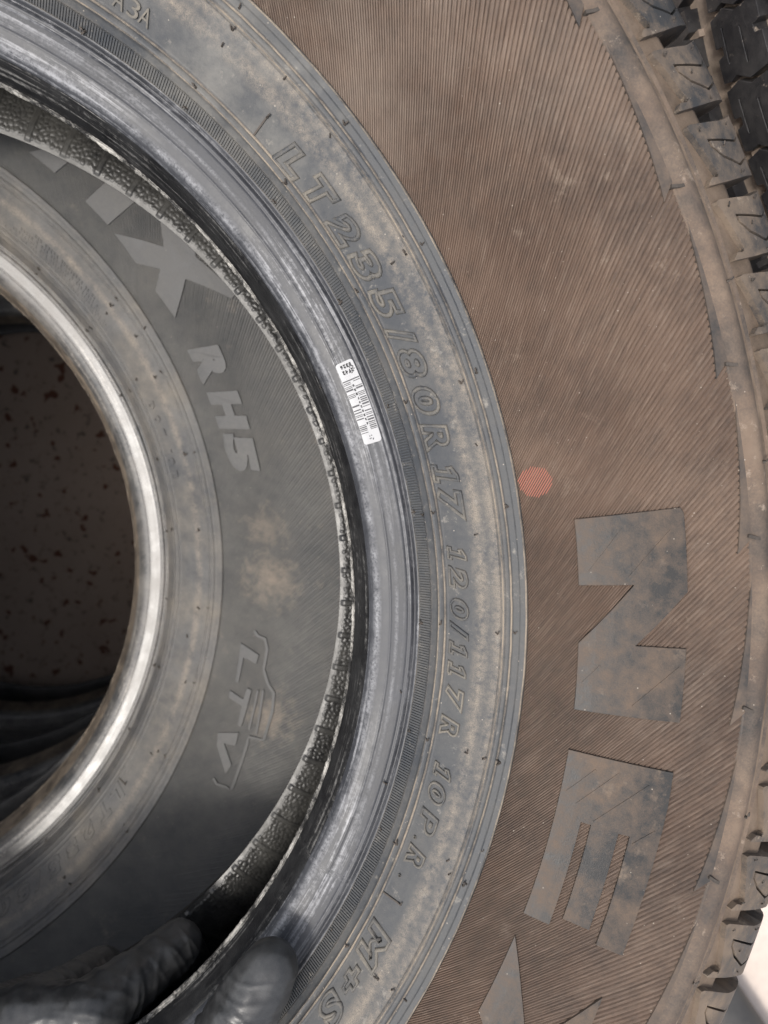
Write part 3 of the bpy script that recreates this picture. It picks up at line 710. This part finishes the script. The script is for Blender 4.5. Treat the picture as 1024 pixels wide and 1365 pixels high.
rowB = tread_block('tread_block', [(-.0150, .22), (-.0150, 2.0), (-.0195, 2.1), (-.0195, 2.5), (-.0150, 2.6), (-.0150, P2 - .22), (-.0200, P2 - .12), (-.0200, P2), (-.046, P2), (-.046, 2.3), (-.042, 2.2), (-.042, 1.9), (-.046, 1.8), (-.046, 0.0), (-.0200, .0), (-.0200, .12)],
                   [sipe_loop(-.026, .7, -.026, 3.2), sipe_loop(-.036, 1.2, -.036, 3.6)])
lowD = tread_block('tread_block', [(-.0545, .25), (-.0545, P2 - .35), (-.086, P2 - .35), (-.086, .25)])
for k in range(-14, 16):
    a = R_(-138.16 + k * P2)
    for me in (rowA, rowB, lowD): bevel(link('tread_block', me, M['tread'], nbt, rz=a), .0006)
    bevel(link('lug', ME['lug'], M['tread'], nbt, rz=a + R_(3.3)), .0005)
# groove floor ring, brown with dust
def floor_ring():
    z = np.linspace(.03, -.092, 24); th = np.linspace(0, 2 * math.pi, 300, endpoint=False)
    V = tread_pt(z[:, None] + 0 * th, np.degrees(th)[None, :] + 0 * z[:, None], -.0062)
    return mesh_np('groove_floor', V.reshape(-1, 3), grid_faces(24, 300))
link('groove_floor', floor_ring(), M['tread_floor'], nbt)
def bar_mesh(z0, z1, dt): return tread_block('tie_bar', [(z0, -dt), (z0, dt), (z1, dt), (z1, -dt)], depth=.006, top_h=-.0035)
tb1 = bar_mesh(-.0135, -.0205, .22); tb2 = bar_mesh(-.0025, .010, .30)
for k in range(-8, 10):
    link('tie_bar', tb1, M['tread_floor'], nbt, rz=R_(-138.16 + k * P2)); link('tie_bar', tb2, M['tread_floor'], nbt, rz=R_(-138.16 + k * P2))

# ------------------------------------------------------------------ helper: a point at pixel (x, y) of the photograph and height z
def at(x, y, z):
    d = FW + RT * ((x - 512) / 992.94) - UP * ((y - 682.5) / 992.94)
    return CAM + d * ((z + Z0 - CAM.z) / d.z)

# ------------------------------------------------------------------ gloved hand
def hand():
    bm = bmesh.new()
    def ball(c, r): 
        bmesh.ops.create_icosphere(bm, subdivisions=2, radius=r, matrix=Matrix.Translation(c))
    def chain(pts, n=9):
        for (a, ra), (b, rb) in zip(pts, pts[1:]):
            for i in range(n + 1):
                f = i / n; ball(a.lerp(b, f), ra + (rb - ra) * f)
    J = {}
    J['wrist'] = at(10, 1660, .015)
    im, ip, idp, it = at(122, 1352, -.004), at(236, 1262, -.036), at(258, 1296, -.060), at(292, 1318, -.066)
    mm, mp, mdp, mt = at(36, 1358, -.010), at(134, 1296, -.050), at(168, 1330, -.075), at(215, 1350, -.082)
    rm, rp, rd = at(-48, 1375, -.020), at(40, 1330, -.066), at(90, 1372, -.088)
    pm, pp, pd = at(-125, 1410, -.030), at(-50, 1385, -.072), at(0, 1420, -.090)
    t0, t1, t2, t3 = at(130, 1560, .010), at(255, 1455, .028), at(322, 1352, .037), at(360, 1291, .0335)
    chain([(im, .0150), (im.lerp(ip, .55), .0122), (ip, .0122), (idp, .0108), (it, .0095)])
    chain([(mm, .0148), (mm.lerp(mp, .55), .0122), (mp, .0118), (mdp, .0108), (mt, .0095)])
    chain([(rm, .0140), (rp, .0115), (rd, .0100)]); chain([(pm, .0125), (pp, .0100), (pd, .0090)])
    chain([(t0, .0190), (t1, .0160), (t1.lerp(t2, .6), .0134), (t2, .0132), (t2.lerp(t3, .6), .0126), (t3, .0112)])
    # palm and back of the hand
    for q, r in ((im, .0150), (mm, .0150), (rm, .0142), (pm, .0128)):
        chain([(q, r), (q.lerp(J['wrist'], .5), .0175), (J['wrist'], .0210)], 12)
    for a, b in ((im, mm), (mm, rm), (rm, pm)): chain([(a, .0138), (b, .0132)], 5)
    chain([(t0, .019), (im.lerp(J['wrist'], .4), .018)], 6); chain([(t1, .015), (im.lerp(J['wrist'], .25), .0155)], 6)
    chain([(J['wrist'], .024), (at(-60, 1900, .03), .030)], 10); chain([(J['wrist'] + Vector((.02, -.01, 0)), .024), (at(0, 1900, .03), .030)], 10)
    me = bpy.data.meshes.new('raw'); bm.to_mesh(me); bm.free()
    o = bpy.data.objects.new('raw', me); COL.objects.link(o)
    m = o.modifiers.new('r', 'REMESH'); m.mode = 'VOXEL'; m.voxel_size = .0010
    s = o.modifiers.new('s', 'SMOOTH'); s.factor = .5; s.iterations = 12
    dg = bpy.context.evaluated_depsgraph_get(); dg.update()
    g = bpy.data.meshes.new_from_object(o.evaluated_get(dg)); bpy.data.objects.remove(o); g.name = 'gloved_hand'
    n = len(g.vertices); V = np.zeros(n * 3, np.float32); g.vertices.foreach_get('co', V); V = V.reshape(-1, 3)
    Nn = np.zeros(n * 3, np.float32); g.vertices.foreach_get('normal', Nn); Nn = Nn.reshape(-1, 3)
    disp = np.zeros(n)
    def crease(c, axis, length, amp, lim, ang, freq, seed):
        """soft irregular folds of thin rubber lying across a finger, fading out from c"""
        c = np.array(c); axis = np.array(axis.normalized()); d = V - c; rad = np.linalg.norm(d, axis=1); idx = np.where(rad < lim)[0]
        side = np.cross(axis, np.array(FW)); side /= np.linalg.norm(side)
        a2 = axis * math.cos(ang) + side * math.sin(ang); b2 = -axis * math.sin(ang) + side * math.cos(ang)
        for i in idx:
            x = float(d[i] @ a2); y = float(d[i] @ b2); xx = float(d[i] @ axis)
            v = noise.noise(Vector((x * freq + .6 * noise.noise(Vector((x * 60, y * 60, seed))), y * freq * .22, seed)))
            f = max(0.0, 1 - abs(v) * 4.5) ** 1.2
            disp[i] += .72 * amp * (f - .2) * math.exp(-(xx / length) ** 2) * (1 - rad[i] / lim) ** .6
    crease(t2.lerp(t3, .25), (t3 - t2), .020, .0010, .036, .65, 130, 1.3)
    crease(t2, (t3 - t2), .014, .0011, .030, -.25, 210, 3.3)
    crease(t1.lerp(t2, .6), (t2 - t1), .018, .0015, .038, -.35, 150, 4.1)
    crease(ip.lerp(im, .12), (ip - im), .014, .0013, .032, .25, 190, 7.7)
    crease(ip, (idp - ip), .012, .0009, .026, -.3, 240, 6.1)
    crease(im.lerp(ip, .4), (ip - im), .020, .0012, .036, -.7, 120, 2.9)
    crease(im, (ip - im), .016, .0009, .034, .9, 140, 9.4)
    crease(im.lerp(J['wrist'], .2), (im - J['wrist']), .03, .0009, .05, .5, 100, 5.5)
    crease(mm.lerp(mp, .5), (mp - mm), .020, .0010, .034, .3, 150, 8.8)
    crease(mm, (mp - mm), .018, .0009, .036, -.6, 130, 12.2)
    V2 = V + Nn * disp[:, None]
    g.vertices.foreach_set('co', V2.astype(np.float32).ravel())
    g.polygons.foreach_set('use_smooth', np.full(len(g.polygons), True)); g.update()
    ho = link('gloved_hand', g, M['glove'])
    tag(ho, 'hand in a black rubber glove gripping the top tyre bead, thumb on top', 'hand')
hand()

# ------------------------------------------------------------------ dark hose on the pale ground
def hose():
    a = at(994, 1352, -.6785); b = at(952, 1296, -.6785); d = (a - b).normalized(); n = Vector((0, 0, 1)).cross(d).normalized()
    side = n if (n.dot(RT) > 0) else -n
    r = .030; c0 = b - d * .35; pts = [c0 + d * (i * .06) + side * (.010 * math.sin(i * .35) - r * .6) for i in range(26)]
    V = []; nn = 20
    for i, p in enumerate(pts):
        dd = (pts[min(i + 1, len(pts) - 1)] - pts[max(i - 1, 0)]).normalized(); u = Vector((0, 0, 1)); v = dd.cross(u).normalized()
        for k in range(nn):
            q = 2 * math.pi * k / nn; V.append(Vector((p.x, p.y, r)) + (v * math.cos(q) + u * math.sin(q)) * r)
    me = mesh_np('hose', np.array([v[:] for v in V]), grid_faces(26, nn))
    bm = bmesh.new(); bm.from_mesh(me); bmesh.ops.holes_fill(bm, edges=[e for e in bm.edges if len(e.link_faces) == 1]); bm.to_mesh(me); bm.free()
    o = link('hose', me, rubber('dark_hose_rubber', (.035, .035, .036), (.09, .085, .08), .35, .5, 30, 200, (.4, .7), 0))
    tag(o, 'thick dark grey hose lying on the bright ground at the lower right corner', 'hose')
hose()
